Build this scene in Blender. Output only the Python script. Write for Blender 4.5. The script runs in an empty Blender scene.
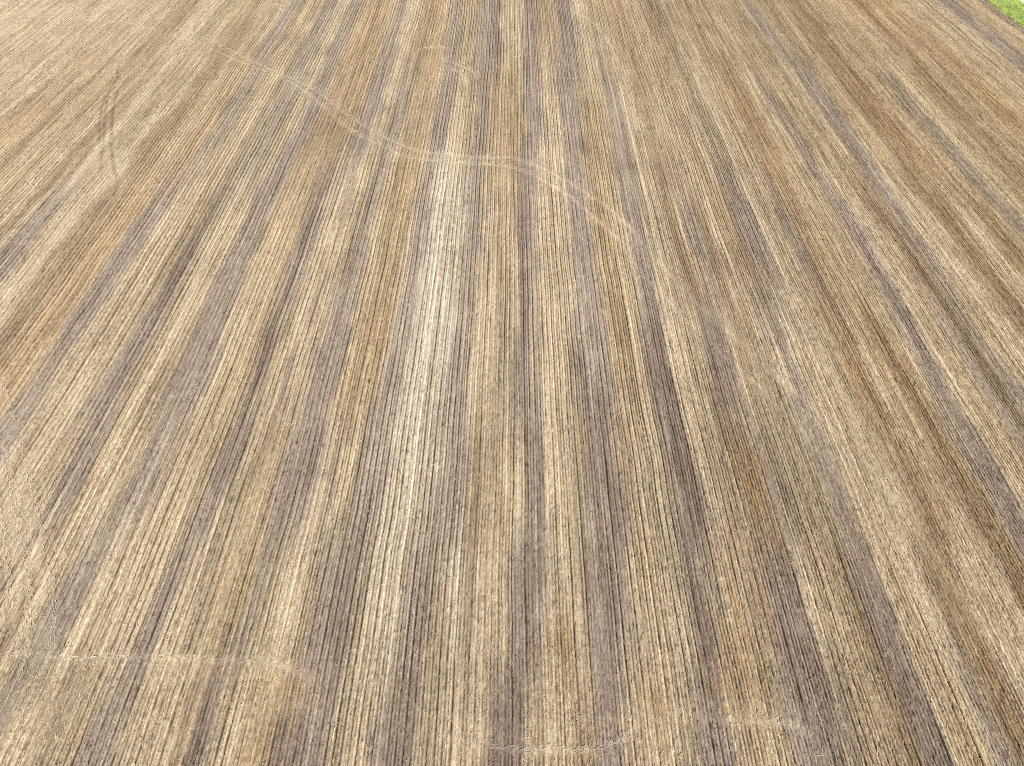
import bpy, math
import numpy as np
rng = np.random.default_rng(7)
C = bpy.context.scene.collection
R = math.radians

# ------------------------------------------------------------------ camera geometry
H = 30.0                      # the photograph is taken from a drone 30 m up, looking 45 degrees down
FPX = 728.0                   # focal length in pixels of a 1024 px wide picture
PITCH = R(45.0)
CX, CY = 515.0, 383.0
def px_to_ground(px, py):
    phi = PITCH + np.arctan((np.asarray(py, float) - CY) / FPX)
    Y = H / np.tan(phi)
    X = (np.asarray(px, float) - CX) / (np.asarray(py, float) - CY + FPX) * H / math.cos(PITCH)
    return X, Y
def ground_to_py(Y):
    phi = np.arctan2(H, np.maximum(Y, 1e-3))
    return CY + FPX * np.tan(phi - PITCH)

def srgb(c):
    c = np.asarray(c, float) / 255.0
    return np.where(c <= 0.04045, c / 12.92, ((c + 0.055) / 1.055) ** 2.4)

# ------------------------------------------------------------------ noise helpers
def vnoise(x, y, seed, n=256):
    g = np.random.default_rng(seed).random((n, n))
    xi = np.floor(x).astype(np.int64); yi = np.floor(y).astype(np.int64)
    fx = x - xi; fy = y - yi
    fx = fx * fx * (3 - 2 * fx); fy = fy * fy * (3 - 2 * fy)
    a = g[xi % n, yi % n]; b = g[(xi + 1) % n, yi % n]
    c = g[xi % n, (yi + 1) % n]; d = g[(xi + 1) % n, (yi + 1) % n]
    return (a * (1 - fx) + b * fx) * (1 - fy) + (c * (1 - fx) + d * fx) * fy   # 0..1
def fnoise(x, y, seed, oct=3):
    s = 0; a = 1; t = 0
    for k in range(oct):
        s = s + a * (vnoise(x * 2 ** k + 17.3 * k, y * 2 ** k + 5.1 * k, seed + k) - .5); t += a; a *= .55
    return s / t * 2       # about -1..1

# ------------------------------------------------------------------ colour of the stubble bands (soil and straw tones)
PAL = dict(W=(212, 203, 182), P=(199, 182, 152), T=(178, 159, 128), K=(171, 156, 129), G=(153, 141, 130),
           D=(129, 116, 107), B=(156, 134, 108), O=(179, 153, 119), R=(160, 131, 97), C=(188, 166, 134))
STRIPS = {
 15: ("0P 70P 110T 140K 200P 240K 290P 330T 345P 380C 430C 500T 545B 590P 620P 650K 690C 740B 775T 830P 860G 900C 940T 975G 1010P",
      "0P 30G 60C 85O 120O 150C 175G 205P 235P 255B 285O 320C 345G 375T 405K 430G 455G 475D 490P 540P 560G 580G 600T 640T 660G 685G 710P 750K 780C 810O 850O 880T 910C 945B 965K 990C 1015T",
      "0O 30B 60C 85B 120C 160B 200K 225G 255T 290B 310C 345B 375R 400T 450C 500C 540C 570R 600C 625R 660O 700C 740P 770K 800P 825G 860G 900C 940P 965G 985P 1023P"),
 120: ("0C 60O 120C 150B 180C 230T 290P 310B 345B 370P 400K 440K 480P 500B 530B 560C 600C 640O 680G 710K 750P 790K 830G 860K 885P 905G 930G 960B 990B 1015O",
      "0B 30O 60G 90G 115P 140K 165G 190K 215T 240O 270C 290G 320G 345P 370T 400K 425G 450T 475C 500O 540T 560G 590G 610P 650P 675G 705G 730T 760O 790T 820G 845G 870P 900K 930B 960T 1000P",
      "0T 30P 60K 90K 115P 150C 180C 200R 225R 250T 280P 310G 340T 370C 400K 430P 450G 485G 510C 540T 570B 600R 630R 660C 700C 730G 770P 800C 830B 870B 900C 930B 960C 990R 1020O"),
 240: ("0B 20P 60G 90G 120P 190P 225B 255B 290O 350O 380G 420G 450P 500P 550T 590D 620K 650P 690P 720G 760G 790T 830C 870C 900D 930G 950P 1000P 1020K",
      "0P 40K 60G 90P 120C 150O 190C 215G 245G 265W 325W 345P 370G 405G 430P 460P 490T 515P 540D 575G 600P 640P 680P 700G 740G 765C 800O 830C 855P 880G 905G 930P 970P 1000B 1020B",
      "0B 20C 45G 75B 110P 150C 175B 200G 235G 260P 290K 320K 345D 370B 400O 440C 465T 490T 520G 545G 575P 600P 630B 670B 700G 740P 780P 820B 850R 880T 900P 925P 960R 1000T 1024P"),
 360: ("0B 25O 60O 110O 150G 190G 210P 280P 330P 355G 400G 430T 450P 480P 520T 560G 610G 640G 670P 700T 750C 785D 810K 840P 870P 885D 905P 930P 960G 1000G 1020G",
      "0C 30T 60O 120O 150G 200G 215W 300W 325G 375G 400P 440P 470K 510K 535D 570G 600K 630P 700P 720G 745G 790G 815P 845O 880C 905P 930D 970D 990P 1020P",
      "0P 40P 60T 85D 130D 160P 200T 240K 280P 295G 320G 350P 380P 410P 440K 470T 490R 530R 560P 580C 620R 650O 690P 720G 750G 770P 800T 830C 860G 900B 940G 970C 1000T 1020P"),
 480: ("0P 25B 60P 120P 165T 200G 245G 265C 310P 370P 395K 420G 470G 500T 520P 580C 620K 640G 690D 710P 735K 755B 790C 825C 850G 900G 940G 975P 1010G",
      "0P 50K 75G 140G 160P 190P 230W 270P 300G 360G 385T 410B 440K 470T 510P 545K 560D 600D 625P 680P 710K 735T 765D 820D 850T 880C 910K 940P 970P 990G 1020G",
      "0D 40D 65P 90P 130T 155P 175B 200R 235R 265G 300K 340K 380T 410K 440D 475D 500P 540P 580K 610P 640K 670B 710R 740C 770P 800B 840R 870T 895G 930D 955G 980P 1020C"),
 600: ("0T 40P 80B 110P 150K 180G 240G 270P 340P 400P 440P 475G 510G 530P 590P 620K 650C 690C 730T 760G 790K 840P 910P 940K 960G 1020G",
      "0D 40G 65K 95P 130P 165P 190B 215G 270G 300T 350W 370K 400K 440P 490P 510G 560D 590D 615P 650K 680P 720P 740P 765G 800D 840G 870K 890P 930C 960P 1020P",
      "0K 25D 75D 95K 115G 130P 145O 195O 210P 240B 260G 330D 350D 370P 420P 450C 490T 520B 560D 620D 640P 680C 720P 750P 775B 830R 860B 890P 910P 930P 960C 1010P"),
 740: ("0T 30P 80P 120P 160K 190K 240T 270G 330G 360K 390P 440P 480P 520P 545B 570D 640D 660P 710P 740T 780O 820B 850D 900D 980G 1000P",
      "0K 50P 85P 110G 180D 220G 250P 290K 330P 420P 440K 460D 540D 560P 600T 640P 690C 720B 750C 790D 830G 860C 890P 930C 970C 1020P",
      "0P 25K 60G 120G 150D 175P 210C 250P 300P 320G 400G 440D 470D 490P 520D 550T 590C 640T 680B 740D 770D 800P 840C 880C 910P 950G 980B 1010B"),
}
UG = np.linspace(-2.2, 2.0, 4201)
strip_rows, strip_py = [], []
for py, parts in STRIPS.items():
    xs, cs = [], []
    for k, s in enumerate(parts):
        for tok in s.split():
            z, c = int(tok[:-1]), tok[-1]
            x = k * 341 + z / 3.003
            if xs and x <= xs[-1] + 0.5: x = xs[-1] + 1
            xs.append(x); cs.append(PAL[c])
    us = (np.array(xs) - CX) / (py - CY + FPX)
    cs = np.array(cs, float)
    strip_rows.append((us, cs)); strip_py.append(py)
# outside the traced width every row falls back to its neighbour's bands (the far strip sees the widest)
tables = []
for i, (us, cs) in enumerate(strip_rows):
    t = np.stack([np.interp(UG, us, cs[:, k]) for k in range(3)], -1)
    if i > 0:
        prev = tables[i - 1]
        t[UG < us[0]] = prev[UG < us[0]]; t[UG > us[-1]] = prev[UG > us[-1]]
    tables.append(t)
    if i == 0:     # beyond the first strip: plausible random bands
        r0 = np.random.default_rng(3); kn = np.arange(-2.3, 2.2, .045)
        codes = [PAL[c] for c in r0.choice(list("PTKGBCO"), len(kn))]
        rb = np.stack([np.interp(UG, kn, np.array(codes)[:, k]) for k in range(3)], -1)
        o = (UG < us[0]) | (UG > us[-1]); t[o] = rb[o]
TAB = np.stack(tables)                # rows, u, 3
# local stains, paler patches and one hole's painted shade: px, py, rx, ry, colour, strength
PATCH = [(238, 592, 12, 12, 'R', .6), (738, 668, 20, 55, 'O', .8), (735, 700, 25, 22, 'R', .35), (563, 640, 12, 24, 'R', .7), (657, 705, 14, 16, 'R', .6),
         (268, 695, 36, 22, 'C', .75), (285, 690, 22, 16, 'O', .4), (20, 368, 30, 30, 'O', .35), (470, 735, 30, 16, 'P', .4), (640, 720, 30, 12, 'C', .6),
         (60, 30, 120, 40, 'P', .35), (450, 205, 18, 36, 'W', .8), (432, 290, 24, 90, 'W', .8), (414, 430, 26, 90, 'W', .75), (392, 590, 24, 80, 'W', .4), (600, 520, 14, 40, 'G', .5), 
         (620, 115, 30, 40, 'P', .2), (60, 700, 70, 30, 'K', .5), (27, 592, 6, 9, 'R', .9), (905, 420, 40, 30, 'O', .3), (560, 300, 70, 60, 'P', .15),  # the small dark spot by the left edge is a hole's shade, as colour
         (985, 610, 20, 25, 'O', .5), (300, 610, 30, 30, 'P', .35), (395, 700, 16, 30, 'B', .3), (20, 560, 25, 60, 'P', .4), (230, 700, 8, 26, 'C', .4),
         (840, 520, 40, 60, 'P', .2), (660, 480, 14, 40, 'P', .5), (990, 470, 14, 40, 'G', .3)]
GA, GB_ = 42.4264, 1.0

def row_wobble(Y, X):
    return .10 * fnoise(Y / 13.0, X / 11.0, 50, 2) + .05 * fnoise(Y / 3.5, X / 3.7, 55, 2)

def band_colour(X, Y):
    """sRGB 0..255 tone of the stubble at ground X, Y"""
    X = X + .12 * fnoise(Y / 9.0, X / 9.0, 60, 2)
    u = X / GA
    py = np.clip(ground_to_py(Y) + 14 * fnoise(X / 2.5, Y / 15, 65, 1), 15, 740)
    ui = np.clip((u - UG[0]) / (UG[1] - UG[0]), 0, len(UG) - 2); u0 = ui.astype(int); fu = (ui - u0)[..., None]
    ri = np.interp(py, strip_py, np.arange(len(strip_py))); r0 = np.minimum(ri.astype(int), len(strip_py) - 2)
    fr = ri - r0; fr = (fr * fr * (3 - 2 * fr))[..., None]
    a = TAB[r0, u0] * (1 - fu) + TAB[r0, u0 + 1] * fu
    b = TAB[r0 + 1, u0] * (1 - fu) + TAB[r0 + 1, u0 + 1] * fu
    c = a * (1 - fr) + b * fr
    for (px, pyy, rx, ry, code, st) in PATCH:
        x0, y0 = px_to_ground(px, pyy)
        x1, _ = px_to_ground(px + rx, pyy); _, y1 = px_to_ground(px, pyy - ry)
        sx, sy = abs(x1 - x0), abs(y1 - y0)
        q = ((X - x0) / sx) ** 2 + ((Y - y0) / sy) ** 2
        m = q < 6
        if m.any():
            w = st * np.exp(-q[m] * .9) * (1 + .5 * fnoise(X[m] / .8, Y[m] / 1.3, 70, 2))
            w = np.clip(w, 0, 1)[..., None]
            c[m] = c[m] * (1 - w) + np.array(PAL[code]) * w
    # saturation and contrast a little beyond what a by-eye average gives
    m_ = np.array([174., 155., 127.])
    lum = (c.mean(-1, keepdims=True) - m_.mean())
    c = m_ + lum * CON + (c - m_ - lum) * SAT
    c = c * (1 - np.clip(u - .15, 0, .8)[..., None] * np.array([.0, .015, .05]))
    return c
CON, SAT = .76, .66

# ------------------------------------------------------------------ wheel marks and ruts, traced on the ground
TRK = dict(
 a=[(110,7),(182,28),(227,48),(253,62),(290,78),(320,93),(345,113),(369,127),(385,137),(402,145),(411,149),(422,152),(450,154.5),(477,157),(508,158),(528,163),(558,177),(581,190),(608,207),(634,230)],
 b=[(120,20),(185,38),(240,62),(287,80),(317,101),(348,128),(365,137),(381,145),(395,152.5),(406,157),(417,158.5),(428,160),(450,162.5),(470,163.5),(508,167),(528,173),(541,180),(568,195),(591,214),(618,238)],
 c=[(634,230),(660,262),(700,305),(745,345),(790,388),(835,432),(880,482),(920,540),(965,600),(1015,665)],
 d=[(618,238),(645,275),(685,318),(730,360),(775,402),(815,448),(855,500),(893,560),(935,625),(990,700)],
 e=[(441,57),(452,61),(463,66),(474,71),(478,78)],
 f=[(443,63),(455,69),(463,75),(466,83)],
 g=[(419,49),(427,46.5),(436,46),(444,46.5),(452,49)],
 h=[(0,654),(40,656),(80,658),(150,656),(200,659),(260,662),(285,666),(312,679)],
 i=[(484,743),(500,748),(521,751),(575,750),(600,749),(618,742),(634,728)],
 j=[(722,722),(740,721),(760,722),(790,724),(806,730),(818,746),(826,766)],
 k=[(-8,370),(2,410),(12,450),(24,500),(34,545),(42,590),(40,640),(28,690)],
 l=[(-20,400),(-8,440),(4,480),(14,530),(20,575),(14,620),(4,660)],
 m=[(120,74),(113,83),(108,91),(103,103),(100,116),(100,133),(101,146)],
 n=[(116,80),(110,88),(106,104),(104.5,122),(104,143),(102,158),(100,172)],
 o=[(118,90),(115,98),(112.5,118),(112,143),(114,165),(118,182),(114,195)],
 p=[(574,12),(590,20),(604,34),(612,48),(618,62)],
)
def catmull(P, step=.25):
    P = np.array(P, float); out = []
    Q = np.vstack([2 * P[0] - P[1], P, 2 * P[-1] - P[-2]])
    for i in range(len(P) - 1):
        p0, p1, p2, p3 = Q[i:i + 4]
        n = max(2, int(np.linalg.norm(p2 - p1) / step))
        t = np.linspace(0, 1, n, endpoint=False)[:, None]
        out.append(.5 * ((2 * p1) + (p2 - p0) * t + (2 * p0 - 5 * p1 + 4 * p2 - p3) * t ** 2 + (-p0 + 3 * p1 - 3 * p2 + p3) * t ** 3))
    out.append(P[-1:]); return np.vstack(out)
CURVE = {k: catmull(np.stack(px_to_ground(*np.array(v, float).T), -1)) for k, v in TRK.items()}
def dist_to(X, Y, names, rad=1.5):
    d = np.full(X.shape, 9.0)
    for nme in names:
        P = CURVE[nme]
        lo = P.min(0) - rad; hi = P.max(0) + rad
        idx = np.nonzero((X > lo[0]) & (X < hi[0]) & (Y > lo[1]) & (Y < hi[1]))[0]
        if not len(idx): continue
        x = X[idx]; y = Y[idx]; best = np.full(x.shape, 81.0)
        A = P[:-1:2]; B = np.vstack([P[2::2], P[-1:]])[:len(A)]
        for (a, b) in zip(A, B):
            ab = b - a; L = (ab ** 2).sum() + 1e-9
            m = (np.abs(y - (a[1] + b[1]) / 2) < rad + 1) & (np.abs(x - (a[0] + b[0]) / 2) < rad + 1)
            if not m.any(): continue
            xm = x[m]; ym = y[m]
            t = np.clip(((xm - a[0]) * ab[0] + (ym - a[1]) * ab[1]) / L, 0, 1)
            best[m] = np.minimum(best[m], (xm - a[0] - t * ab[0]) ** 2 + (ym - a[1] - t * ab[1]) ** 2)
        d[idx] = np.minimum(d[idx], np.sqrt(best))
    return d

S = 0.30                                       # drill row spacing
def rowcoord(X, Y): return (X + row_wobble(Y, X)) / S
def row_amp(ri, Y):
    """how strongly each row's furrow shows, drifting along the row"""
    a = .76 + .95 * (vnoise(ri * 1.0, Y / 18.0, 80) - .5) + .7 * (vnoise(ri * .21, Y / 20.0, 81) - .5) + .45 * (vnoise(ri * 1.0 + 50, Y / 3., 82) - .5) + .75 * (vnoise(ri * 1.0 + 70, Y / .34, 84) - .5)
    return np.clip(a, .08, 1.5)
def row_tone(ri, Y):
    t = .9 * (vnoise(ri * 1.0, Y / 26.0, 90) - .5) + .35 * (vnoise(ri * 1.0 + 9, Y / 4.0, 91) - .5) + .42 * (vnoise(ri * .37, Y / 30.0, 94) - .5)
    return t
def line_tone(ri, Y):
    """the bright cut-stubble line of each row: a few stand out over a long stretch"""
    t = vnoise(ri * 1.0 + 31, Y / 22.0, 92) + .5 * vnoise(ri * 1.0 + 77, Y / 4.0, 93) - .25
    return np.clip(t, 0, 1.2) ** 2
# places where wheels or the harrow have flattened the rows: px, py, rx, ry, strength
WORN = [(25, 715, 60, 36, .6), (15, 540, 22, 90, .3), (10, 430, 16, 50, .25), (45, 620, 20, 30, .25), (840, 450, 45, 60, .35), (900, 540, 45, 60, .35),
        (980, 620, 40, 50, .35), (730, 330, 50, 50, .3), (480, 740, 40, 16, .5), (720, 715, 110, 14, .4), (220, 668, 120, 12, .4), (280, 700, 40, 30, .3),
        (620, 100, 50, 50, .3), (130, 120, 40, 60, .3), (560, 175, 70, 20, .3), (420, 60, 40, 16, .4)]
def rowwise_colour(X, Y, r, ri):
    xr = (ri + .5) * S - row_wobble(Y, X) + .5 * (vnoise(ri * 1.0 + 3, Y / 9.0, 97) - .5) + .5 * (vnoise(ri * .4, Y / 2.0, 98) - .5)
    return band_colour(xr, Y)
def ground_fields(X, Y, r=None):
    if r is None: r = rowcoord(X, Y)
    ri = np.floor(r); f = r - ri
    brk = .18 * vnoise(X / 1.1, Y / 1.1, 99)
    pale = np.minimum(np.minimum(dist_to(X, Y, 'abefgp'), np.minimum(dist_to(X, Y, 'cd') + .16, dist_to(X, Y, 'kl') + .04)), dist_to(X, Y, 'hij') * 1.5) + brk; dark = dist_to(X, Y, 'mno')
    flat = 1 - .75 * np.exp(-(pale / .30) ** 2) - .5 * np.exp(-(dark / .6) ** 2)
    for (px, py, rx, ry, st) in WORN:
        x0, y0 = px_to_ground(px, py); x1, _ = px_to_ground(px + rx, py); _, y1 = px_to_ground(px, py - ry)
        q = ((X - x0) / (x1 - x0)) ** 2 + ((Y - y0) / (y1 - y0)) ** 2
        flat = flat - st * np.exp(-q) * (.4 + 1.2 * vnoise(X / .9, Y / 1.4, 120))
    amp = row_amp(ri, Y) * np.clip(flat, 0, 1)
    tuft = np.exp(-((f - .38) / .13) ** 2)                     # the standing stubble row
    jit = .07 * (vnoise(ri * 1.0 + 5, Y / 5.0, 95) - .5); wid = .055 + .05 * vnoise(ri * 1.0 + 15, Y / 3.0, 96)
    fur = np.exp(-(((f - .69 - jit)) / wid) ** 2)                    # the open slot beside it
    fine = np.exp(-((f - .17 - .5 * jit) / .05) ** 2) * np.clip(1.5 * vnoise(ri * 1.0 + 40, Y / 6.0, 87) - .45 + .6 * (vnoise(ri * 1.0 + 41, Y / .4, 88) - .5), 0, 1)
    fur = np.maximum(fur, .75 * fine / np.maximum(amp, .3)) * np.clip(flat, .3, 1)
    z = .035 * tuft * (.5 + .5 * amp) - .075 * fur * amp
    z = z + .030 * fnoise(X / .10, Y / .15, 100, 2) + .016 * fnoise(X / .055, Y / .4, 102, 1) + .02 * fnoise(X / .9, Y / 1.7, 104, 2)
    z = z + .16 * fnoise(X / 13, Y / 11, 140, 2) * np.clip((EDGE - X) / 12, 0, 1)
    rut = .07 * np.exp(-(dark / .11) ** 2) + .0 * pale
    z = z - rut + .02 * np.exp(-((dark - .30) / .12) ** 2)
    return r, ri, f, amp, tuft, fur, pale, dark, z

# ------------------------------------------------------------------ materials
def new_mat(name, rough=.95):
    m = bpy.data.materials.new(name); m.use_nodes = True
    b = m.node_tree.nodes['Principled BSDF']
    b.inputs['Roughness'].default_value = rough
    b.inputs['Specular IOR Level'].default_value = .15
    return m, m.node_tree, b
def attr_mat(name, grain=.25, scale=18.0):
    m, nt, b = new_mat(name)
    a = nt.nodes.new('ShaderNodeAttribute'); a.attribute_name = 'tone'
    n = nt.nodes.new('ShaderNodeTexNoise'); n.inputs['Scale'].default_value = scale; n.inputs['Detail'].default_value = 3
    g = nt.nodes.new('ShaderNodeNewGeometry'); nt.links.new(g.outputs['Position'], n.inputs['Vector'])
    mr = nt.nodes.new('ShaderNodeMapRange'); mr.inputs['From Min'].default_value = .3; mr.inputs['From Max'].default_value = .7
    mr.inputs['To Min'].default_value = 1 - grain; mr.inputs['To Max'].default_value = 1 + grain
    nt.links.new(n.outputs['Fac'], mr.inputs['Value'])
    v = nt.nodes.new('ShaderNodeVectorMath'); v.operation = 'SCALE'
    nt.links.new(a.outputs['Color'], v.inputs[0]); nt.links.new(mr.outputs['Result'], v.inputs['Scale'])
    nt.links.new(v.outputs['Vector'], b.inputs['Base Color'])
    return m
M_soil = attr_mat('soil_and_chaff', .22, 14.0)
M_straw = attr_mat('straw', .12, 30.0)

def mesh_quads(name, co, faces, mat, tone=None, domain='FACE'):
    """co (N,3), faces (F,4)"""
    me = bpy.data.meshes.new(name)
    me.vertices.add(len(co)); me.vertices.foreach_set('co', np.ascontiguousarray(co, np.float32).ravel())
    nf, k = faces.shape
    me.loops.add(nf * k); me.loops.foreach_set('vertex_index', np.ascontiguousarray(faces, np.int32).ravel())
    me.polygons.add(nf); me.polygons.foreach_set('loop_start', np.arange(0, nf * k, k, dtype=np.int32))
    me.update(calc_edges=True)
    if tone is not None:
        t = np.ones((len(tone), 4), np.float32); t[:, :3] = tone
        at = me.attributes.new('tone', 'FLOAT_COLOR', domain); at.data.foreach_set('color', t.ravel())
    me.materials.append(mat)
    o = bpy.data.objects.new(name, me); C.objects.link(o)
    return o

KAL = np.array([1.0, .993, .985]) * 1.05           # light-to-albedo calibration, soil and straw alike
def albedo(c): return np.clip(srgb(np.clip(c, 0, 255)) * KAL, .01, .9)

# ------------------------------------------------------------------ the stubble field: a sheet with real drill rows
EDGE = 57.9
FR = np.array([0, .12, .17, .22, .28, .38, .49, .58, .64, .69, .74, .80, .90])      # mesh columns across one drill row
rows = np.arange(int(-86 / S), int(EDGE / S))
rc = (rows[:, None] + FR[None]).ravel()
ys = [4.5]
while ys[-1] < 116: ys.append(ys[-1] + .075 + .0023 * ys[-1])
ys = np.array(ys)
RR, YY = np.meshgrid(rc, ys); nx, ny = len(rc), len(ys)
r = RR.ravel(); Y = YY.ravel(); X = r * S - row_wobble(Y, r * S)
X = X - (row_wobble(Y, X) - row_wobble(Y, r * S))
r, ri, f, amp, tuft, fur, pale, dark, z = ground_fields(X, Y, r)
col = rowwise_colour(X, Y, r, ri)
tone = row_tone(ri, Y)
k = 1.02 + .30 * tone + (.14 + .0022 * Y + .40 * line_tone(ri, Y)) * tuft - .92 * fur * np.clip(amp, 0, 1.0)  # furrow slots: dark soil plus shade, both put into the colour
k *= 1 + .36 * fnoise(X / .06, Y / .12, 110, 2) + .09 * fnoise(X / 1.7, Y / 2.5, 112, 2) + .10 * fnoise(X / 9.0, Y / 7.0, 114, 2) + .34 * fnoise(X / .075, Y / 3.5, 115, 2)
k *= .92
gap = (vnoise(X / .06, Y / .16, 118) > .82) * (.12 + .5 * vnoise(X / .5, Y / 3.0, 119))     # bare, dark soil between the chaff
k *= 1 - gap
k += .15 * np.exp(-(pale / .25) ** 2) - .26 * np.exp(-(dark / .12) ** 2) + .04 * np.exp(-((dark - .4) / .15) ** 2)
k = np.clip(k * (.93 + .07 * np.clip((Y - 9) / 25, 0, 1)), .10, 1.7)
warm = np.clip(1 - k, 0, 1)[:, None] * np.array([-.02, .08, .22])  # darker tones, painted furrow shade included, turn warm brown
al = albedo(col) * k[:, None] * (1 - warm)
# brown worked strip along the verge
e = (np.clip(1 - (EDGE - X) / 1.2, 0, 1) * (.2 + .6 * vnoise(X / .5, Y / 1.5, 130)))[:, None] * .5
al = al * (1 - e) + al * np.array([.82, .70, .55]) * e
idx = (np.arange(ny - 1)[:, None] * nx + np.arange(nx - 1)[None]).ravel()
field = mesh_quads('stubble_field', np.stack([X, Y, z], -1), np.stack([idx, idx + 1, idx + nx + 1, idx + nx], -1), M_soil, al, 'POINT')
field['kind'] = 'structure'
field.data.polygons.foreach_set('use_smooth', np.ones(len(field.data.polygons), bool))
del RR, YY, r, ri, f, amp, tuft, fur, pale, dark, z, k, al, col

# ------------------------------------------------------------------ straw
def straw_quads(X, Y, Z, az, tilt, length, width, roll):
    """one slim quad per straw: base centre, heading, rise, length, width, roll about its axis"""
    d = np.stack([np.cos(az) * np.cos(tilt), np.sin(az) * np.cos(tilt), np.sin(tilt)], -1)
    s = np.stack([-np.sin(az), np.cos(az), np.zeros_like(az)], -1)
    up = np.cross(d, s)
    w = (s * np.cos(roll)[:, None] + up * np.sin(roll)[:, None]) * (width / 2)[:, None]
    P = np.stack([X, Y, Z], -1); L = d * length[:, None]
    co = np.stack([P - w, P + w, P + L + w * .6, P + L - w * .6], 1).reshape(-1, 3)
    n = len(X); fc = np.arange(4 * n).reshape(n, 4)
    return co, fc

def scatter(n_per_m2, ylo, yhi, xlo=-86, xhi=EDGE - .1):
    # only where the sheet can be looked at: a widening fan with generous margins
    half = lambda y: 16 + .95 * y
    a = (yhi - ylo) * 2 * half(yhi)
    n = int(a * n_per_m2)
    y = ylo + rng.random(n) * (yhi - ylo); x = (rng.random(n) * 2 - 1) * half(yhi)
    m = (np.abs(x) < half(y)) & (x > xlo) & (x < xhi)
    return x[m], y[m]

allco, allf, allt = [], [], []; base = 0
def add(co, fc, tn):
    global base
    allco.append(co.astype(np.float32)); allf.append((fc + base).astype(np.int32)); allt.append(tn.astype(np.float32)); base += len(co)

bandsY = [(6, 14, 110), (14, 22, 90), (22, 32, 62), (32, 45, 44), (45, 62, 32), (62, 82, 24), (82, 112, 16)]
for (y0, y1, dens) in bandsY:
    x, y = scatter(dens, y0, y1)
    n = len(x); ym = (y0 + y1) / 2; big = 1 + ym / 190
    # 45 % standing stubble on the rows, the rest lying between
    stand = rng.random(n) < (.45 if ym < 40 else .6)
    r_ = rowcoord(x, y); want = np.floor(r_) + .36 + rng.normal(0, .05, n)
    x = np.where(stand, x + (want - r_) * S, x)
    r, ri, f, amp, tuft, fur, pale, dark, z = ground_fields(x, y)
    keep = rng.random(n) > np.where(stand, .2, .97 * fur * np.clip(amp * 1.4, 0, 1))
    keep &= ~(stand & ((dark < .25) | (pale < .3)))
    x, y, z, stand, r, ri, fur, amp, pale, dark, tuft = [v[keep] for v in (x, y, z, stand, r, ri, fur, amp, pale, dark, tuft)]
    n = len(x)
    az = np.where(stand, rng.random(n) * 2 * np.pi, np.pi / 2 + rng.normal(0, .30 if ym < 40 else .16, n) + np.pi * (rng.random(n) < .5))
    tilt = np.where(stand, R(62) + rng.normal(0, .25, n), np.abs(rng.normal(0, .16, n)))
    ln = np.where(stand, rng.uniform(.07, .13, n) * (.7 + .3 * np.clip(amp, 0, 1.4)), rng.uniform(.10, .26, n) * big ** .5)
    wd = np.where(stand, rng.uniform(.012, .026, n), rng.uniform(.010, .024, n)) * big
    roll = np.where(stand, rng.random(n) * 3, rng.normal(0, .5, n))
    c = albedo(rowwise_colour(x, y, r, ri))
    kk = 1.06 + .30 * row_tone(ri, y) + (.10 + .0022 * y + .45 * line_tone(ri, y)) * tuft - .6 * fur * amp + .30 * fnoise(x / .075, y / 3.5, 115, 2) + rng.normal(0, .28, n) + .09 * np.exp(-(pale / .25) ** 2) - .3 * np.exp(-(dark / .18) ** 2)  # fur term carries the painted furrow shade into the straw colour
    kk = np.where(rng.random(n) < .10, kk * 1.35, kk)
    c = c * np.clip(kk, .35, 1.9)[:, None]
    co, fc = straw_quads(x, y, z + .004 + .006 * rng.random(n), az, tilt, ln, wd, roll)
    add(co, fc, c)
# small heaps of chaff the combine dropped
nc = 420
cy = 7 + 95 * rng.random(nc) ** 1.4; cx = (rng.random(nc) * 2 - 1) * (14 + .8 * cy); m = (cx > -85) & (cx < EDGE - 1); cx, cy = cx[m], cy[m]; nc = len(cx)
per = rng.integers(6, 46, nc); hx = np.repeat(cx, per); hy = np.repeat(cy, per); sp = np.repeat(rng.uniform(.05, .16, nc), per); n = len(hx)
x = hx + rng.normal(0, 1, n) * sp; y = hy + rng.normal(0, 1, n) * sp * 2.2
_, _, _, _, _, _, _, _, z = ground_fields(x, y)
c = band_colour(x.copy(), y) * .75 + np.array([205, 188, 155]) * .25
c = albedo(c) * np.clip(np.repeat(rng.uniform(.75, 1.3, nc), per) + rng.normal(0, .2, n), .3, 1.8)[:, None]
co, fc = straw_quads(x, y, z + .01 + .05 * rng.random(n), rng.random(n) * 6.28, rng.normal(.1, .3, n), rng.uniform(.07, .2, n), rng.uniform(.012, .026, n), rng.normal(0, .6, n))
add(co, fc, c)
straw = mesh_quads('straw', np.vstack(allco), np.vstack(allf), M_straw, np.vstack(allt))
straw['kind'] = 'stuff'; straw['label'] = 'cut straw and standing stubble lying in drill rows over the field'; straw['category'] = 'stubble'
print('straws', len(straw.data.polygons))
del allco, allf, allt

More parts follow.
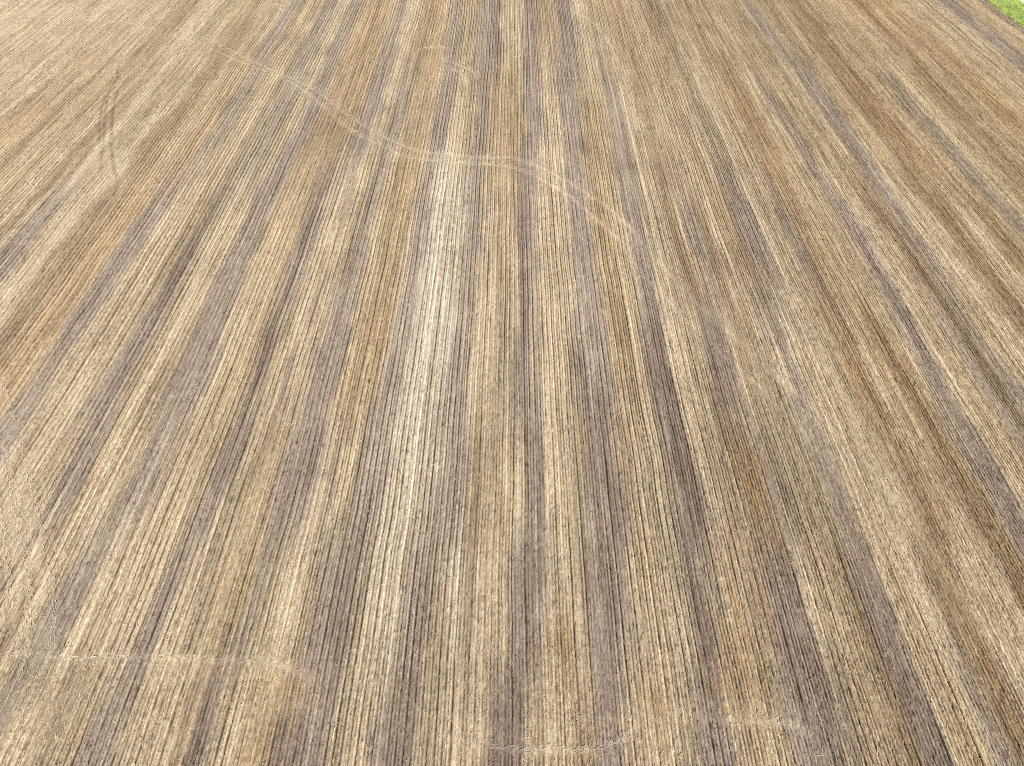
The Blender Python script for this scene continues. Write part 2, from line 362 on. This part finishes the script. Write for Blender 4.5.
# ------------------------------------------------------------------ wheel tracks: pressed, paler straw
def track(name_key, width, dual, dens, bright, fade=(0, 0), label=''):
    P = CURVE[name_key]; d = np.diff(P, axis=0); L = np.linalg.norm(d, axis=1); tot = L.sum()
    cum = np.concatenate([[0], np.cumsum(L)])
    n = int(tot * dens * (2 if dual else 1)); s = rng.random(n) * tot
    # fade the ends out
    w = np.ones(n)
    if fade[0]: w = np.minimum(w, s / fade[0])
    if fade[1]: w = np.minimum(w, (tot - s) / fade[1])
    gaps = np.clip(vnoise(s / .9, s * 0 + 3, 200 + ord(name_key)) * 1.6 - .05, .1, 1)
    s = s[rng.random(n) < w * gaps]; n = len(s)
    px = np.interp(s, cum, P[:, 0]); py = np.interp(s, cum, P[:, 1])
    h = np.arctan2(np.interp(s, cum[:-1], d[:, 1]), np.interp(s, cum[:-1], d[:, 0]))
    off = rng.normal(0, width / 2.6, n) + (np.where(rng.random(n) < .5, -1, 1) * dual / 2 if dual else 0)
    off = off + (.10 * fnoise(s / .5, s * 0 + 7, 240 + ord(name_key), 2) if name_key in 'hij' else 0)
    if name_key in 'hij': h = h + rng.normal(0, .7, n)
    x = px - np.sin(h) * off; y = py + np.cos(h) * off
    big = 1 + y / 75
    _, _, _, _, _, _, _, _, z = ground_fields(x, y)
    az = h + rng.normal(0, .25, n); ln = rng.uniform(.12, .3, n) * big ** .5; wd = rng.uniform(.014, .03, n) * big
    c = band_colour(x.copy(), y) * .45 + np.array([200, 188, 164]) * .55
    c = albedo(c) * np.clip(bright + rng.normal(0, .14, n), .4, 2)[:, None]
    co, fc = straw_quads(x, y, z + .015 + .008 * rng.random(n), az, np.abs(rng.normal(0, .08, n)), ln, wd, rng.normal(0, .3, n))
    o = mesh_quads('tyre_track', co, fc, M_straw, c); o['kind'] = 'structure'
track('a', .09, .5, 24, 1.08, (4, 22)); track('b', .09, .5, 24, 1.08, (4, 22))
track('c', .22, .6, 12, 1.08, (3, 3)); track('d', .22, .6, 12, 1.08, (3, 3))
track('e', .14, .6, 34, 1.2, (0, 1)); track('f', .14, .6, 34, 1.2, (0, 1)); track('g', .6, 0, 45, 1.25, (1.2, 1.2))
track('p', .16, .6, 26, 1.15, (1, 1))
track('h', .15, 0, 34, 1.05, (0, .3)); track('i', .24, 0, 34, 1.02, (.5, .5)); track('j', .26, 0, 34, 1.02, (.5, .5))
track('k', .2, .9, 60, 1.3, (2, 2)); track('l', .2, .9, 60, 1.3, (2, 2))

# ------------------------------------------------------------------ the ground beyond, the grass verge and the lane
def tex_mat(name, cols, scales, rough=.95):
    m, nt, b = new_mat(name, rough)
    tc = nt.nodes.new('ShaderNodeNewGeometry'); mp = nt.nodes.new('ShaderNodeMapping'); mp.inputs['Scale'].default_value = scales
    n = nt.nodes.new('ShaderNodeTexNoise'); n.inputs['Scale'].default_value = 1; n.inputs['Detail'].default_value = 8
    r = nt.nodes.new('ShaderNodeValToRGB'); el = r.color_ramp.elements
    el[0].position = .32; el[0].color = (*cols[0], 1); el[1].position = .68; el[1].color = (*cols[-1], 1)
    for i, c in enumerate(cols[1:-1]):
        x = el.new(.32 + .36 * (i + 1) / (len(cols) - 1)); x.color = (*c, 1)
    nt.links.new(tc.outputs['Position'], mp.inputs['Vector']); nt.links.new(mp.outputs['Vector'], n.inputs['Vector'])
    nt.links.new(n.outputs['Fac'], r.inputs['Fac']); nt.links.new(r.outputs['Color'], b.inputs['Base Color'])
    return m
def sheet(name, x0, x1, y0, y1, z, mat, seg=1):
    vx = np.linspace(x0, x1, seg + 1); vy = np.linspace(y0, y1, seg + 1)
    gx, gy = np.meshgrid(vx, vy); n = seg + 1
    i = (np.arange(seg)[:, None] * n + np.arange(seg)[None]).ravel()
    o = mesh_quads(name, np.stack([gx.ravel(), gy.ravel(), np.full(n * n, z)], -1), np.stack([i, i + 1, i + n + 1, i + n], -1), mat)
    o['kind'] = 'structure'; return o
M_far = tex_mat('far_stubble', [tuple(albedo(np.array(PAL[c], float))) for c in 'GTPO'], (.45, .02, 1))
sheet('ground', -3000, 3000, -3000, 3000, -.5, M_far)
M_turf = tex_mat('turf', [tuple(srgb(c)) for c in ((120, 148, 72), (150, 176, 88), (172, 194, 104))], (.9, .5, 1))
verge = sheet('grass_verge', EDGE, 61.6, -40, 900, .0, M_turf)
sheet('far_verge', 66.0, 120, -40, 900, .0, M_turf)
M_lane = tex_mat('pale_gravel', [tuple(srgb(c)) for c in ((196, 194, 186), (212, 210, 204), (224, 222, 216))], (3, 3, 1))
sheet('lane', 61.6, 66.0, -40, 900, .01, M_lane)
# grass blades
n = 190000
gx = rng.uniform(EDGE - .25, 61.75, n); gy = rng.uniform(55, 118, n)
edge_w = EDGE + .1 + .6 * fnoise(gy / 1.1, gy * 0, 300, 3); m = (gx > edge_w); gx, gy = gx[m], gy[m]; n = len(gx)
az = rng.random(n) * 6.283; tl = rng.uniform(.5, 1.4, n)
gco, gf = straw_quads(gx, gy, np.full(n, -.01), az, tl, rng.uniform(.10, .24, n), rng.uniform(.02, .045, n), rng.random(n) * 3)
mixn = np.clip(.5 + .6 * fnoise(gx / .8, gy / 1.8, 310, 3), 0, 1)[:, None]
gcol = srgb((142, 166, 92)) * (1 - mixn) + srgb((190, 206, 124)) * mixn
fr = np.exp(-np.abs(gx - EDGE - .3) / .35)[:, None] * .6
gcol = gcol * (1 - fr) + srgb((196, 204, 120)) * fr
gcol = gcol * np.clip(1.35 + rng.normal(0, .18, n), .5, 1.7)[:, None]
dry = rng.random(n) < .10 + .25 * np.exp(-np.abs(gx - EDGE) / .4)
gcol[dry] = srgb((196, 184, 138)) * rng.uniform(.7, 1.2, (dry.sum(), 1))
grass = mesh_quads('grass', gco, gf, M_straw, gcol)
grass['kind'] = 'stuff'; grass['label'] = 'bright green grass growing on the verge beside the stubble field'; grass['category'] = 'grass'

# ------------------------------------------------------------------ light and camera
SUN_EL, SUN_AZ = R(45), R(160)        # azimuth from +Y, clockwise; the sun stands to the right, a little behind
world = bpy.data.worlds.new('World'); bpy.context.scene.world = world; world.use_nodes = True
nt = world.node_tree; bg = nt.nodes['Background']; sky = nt.nodes.new('ShaderNodeTexSky')
sky.sky_type = 'NISHITA'; sky.sun_disc = False; sky.sun_elevation = SUN_EL; sky.sun_rotation = SUN_AZ
nt.links.new(sky.outputs['Color'], bg.inputs['Color']); bg.inputs['Strength'].default_value = .085
sun = bpy.data.lights.new('sun', 'SUN'); sun.energy = 5.0; sun.angle = R(.5); sun.color = (1, .955, .89)
so = bpy.data.objects.new('sun', sun); C.objects.link(so); so.location = (-30, 0, 60)
from mathutils import Vector
dv = Vector((math.sin(SUN_AZ) * math.cos(SUN_EL), math.cos(SUN_AZ) * math.cos(SUN_EL), math.sin(SUN_EL)))
so.rotation_euler = dv.to_track_quat('Z', 'Y').to_euler()

cam = bpy.data.cameras.new('camera'); co_ = bpy.data.objects.new('camera', cam); C.objects.link(co_)
co_.location = (0, 0, H); co_.rotation_euler = (R(90) - PITCH, 0, 0)
cam.sensor_width = 36; cam.lens = 36 * FPX / 1024; cam.shift_x = -(CX - 512) / 1024; cam.clip_end = 9000; cam.clip_start = .1
sc = bpy.context.scene; sc.camera = co_
sc.view_settings.view_transform = 'Standard'; sc.view_settings.look = 'None'; sc.view_settings.exposure = 0
sc.cycles.filter_width = 1.0; sc.cycles.max_bounces = 5; sc.cycles.use_denoising = False
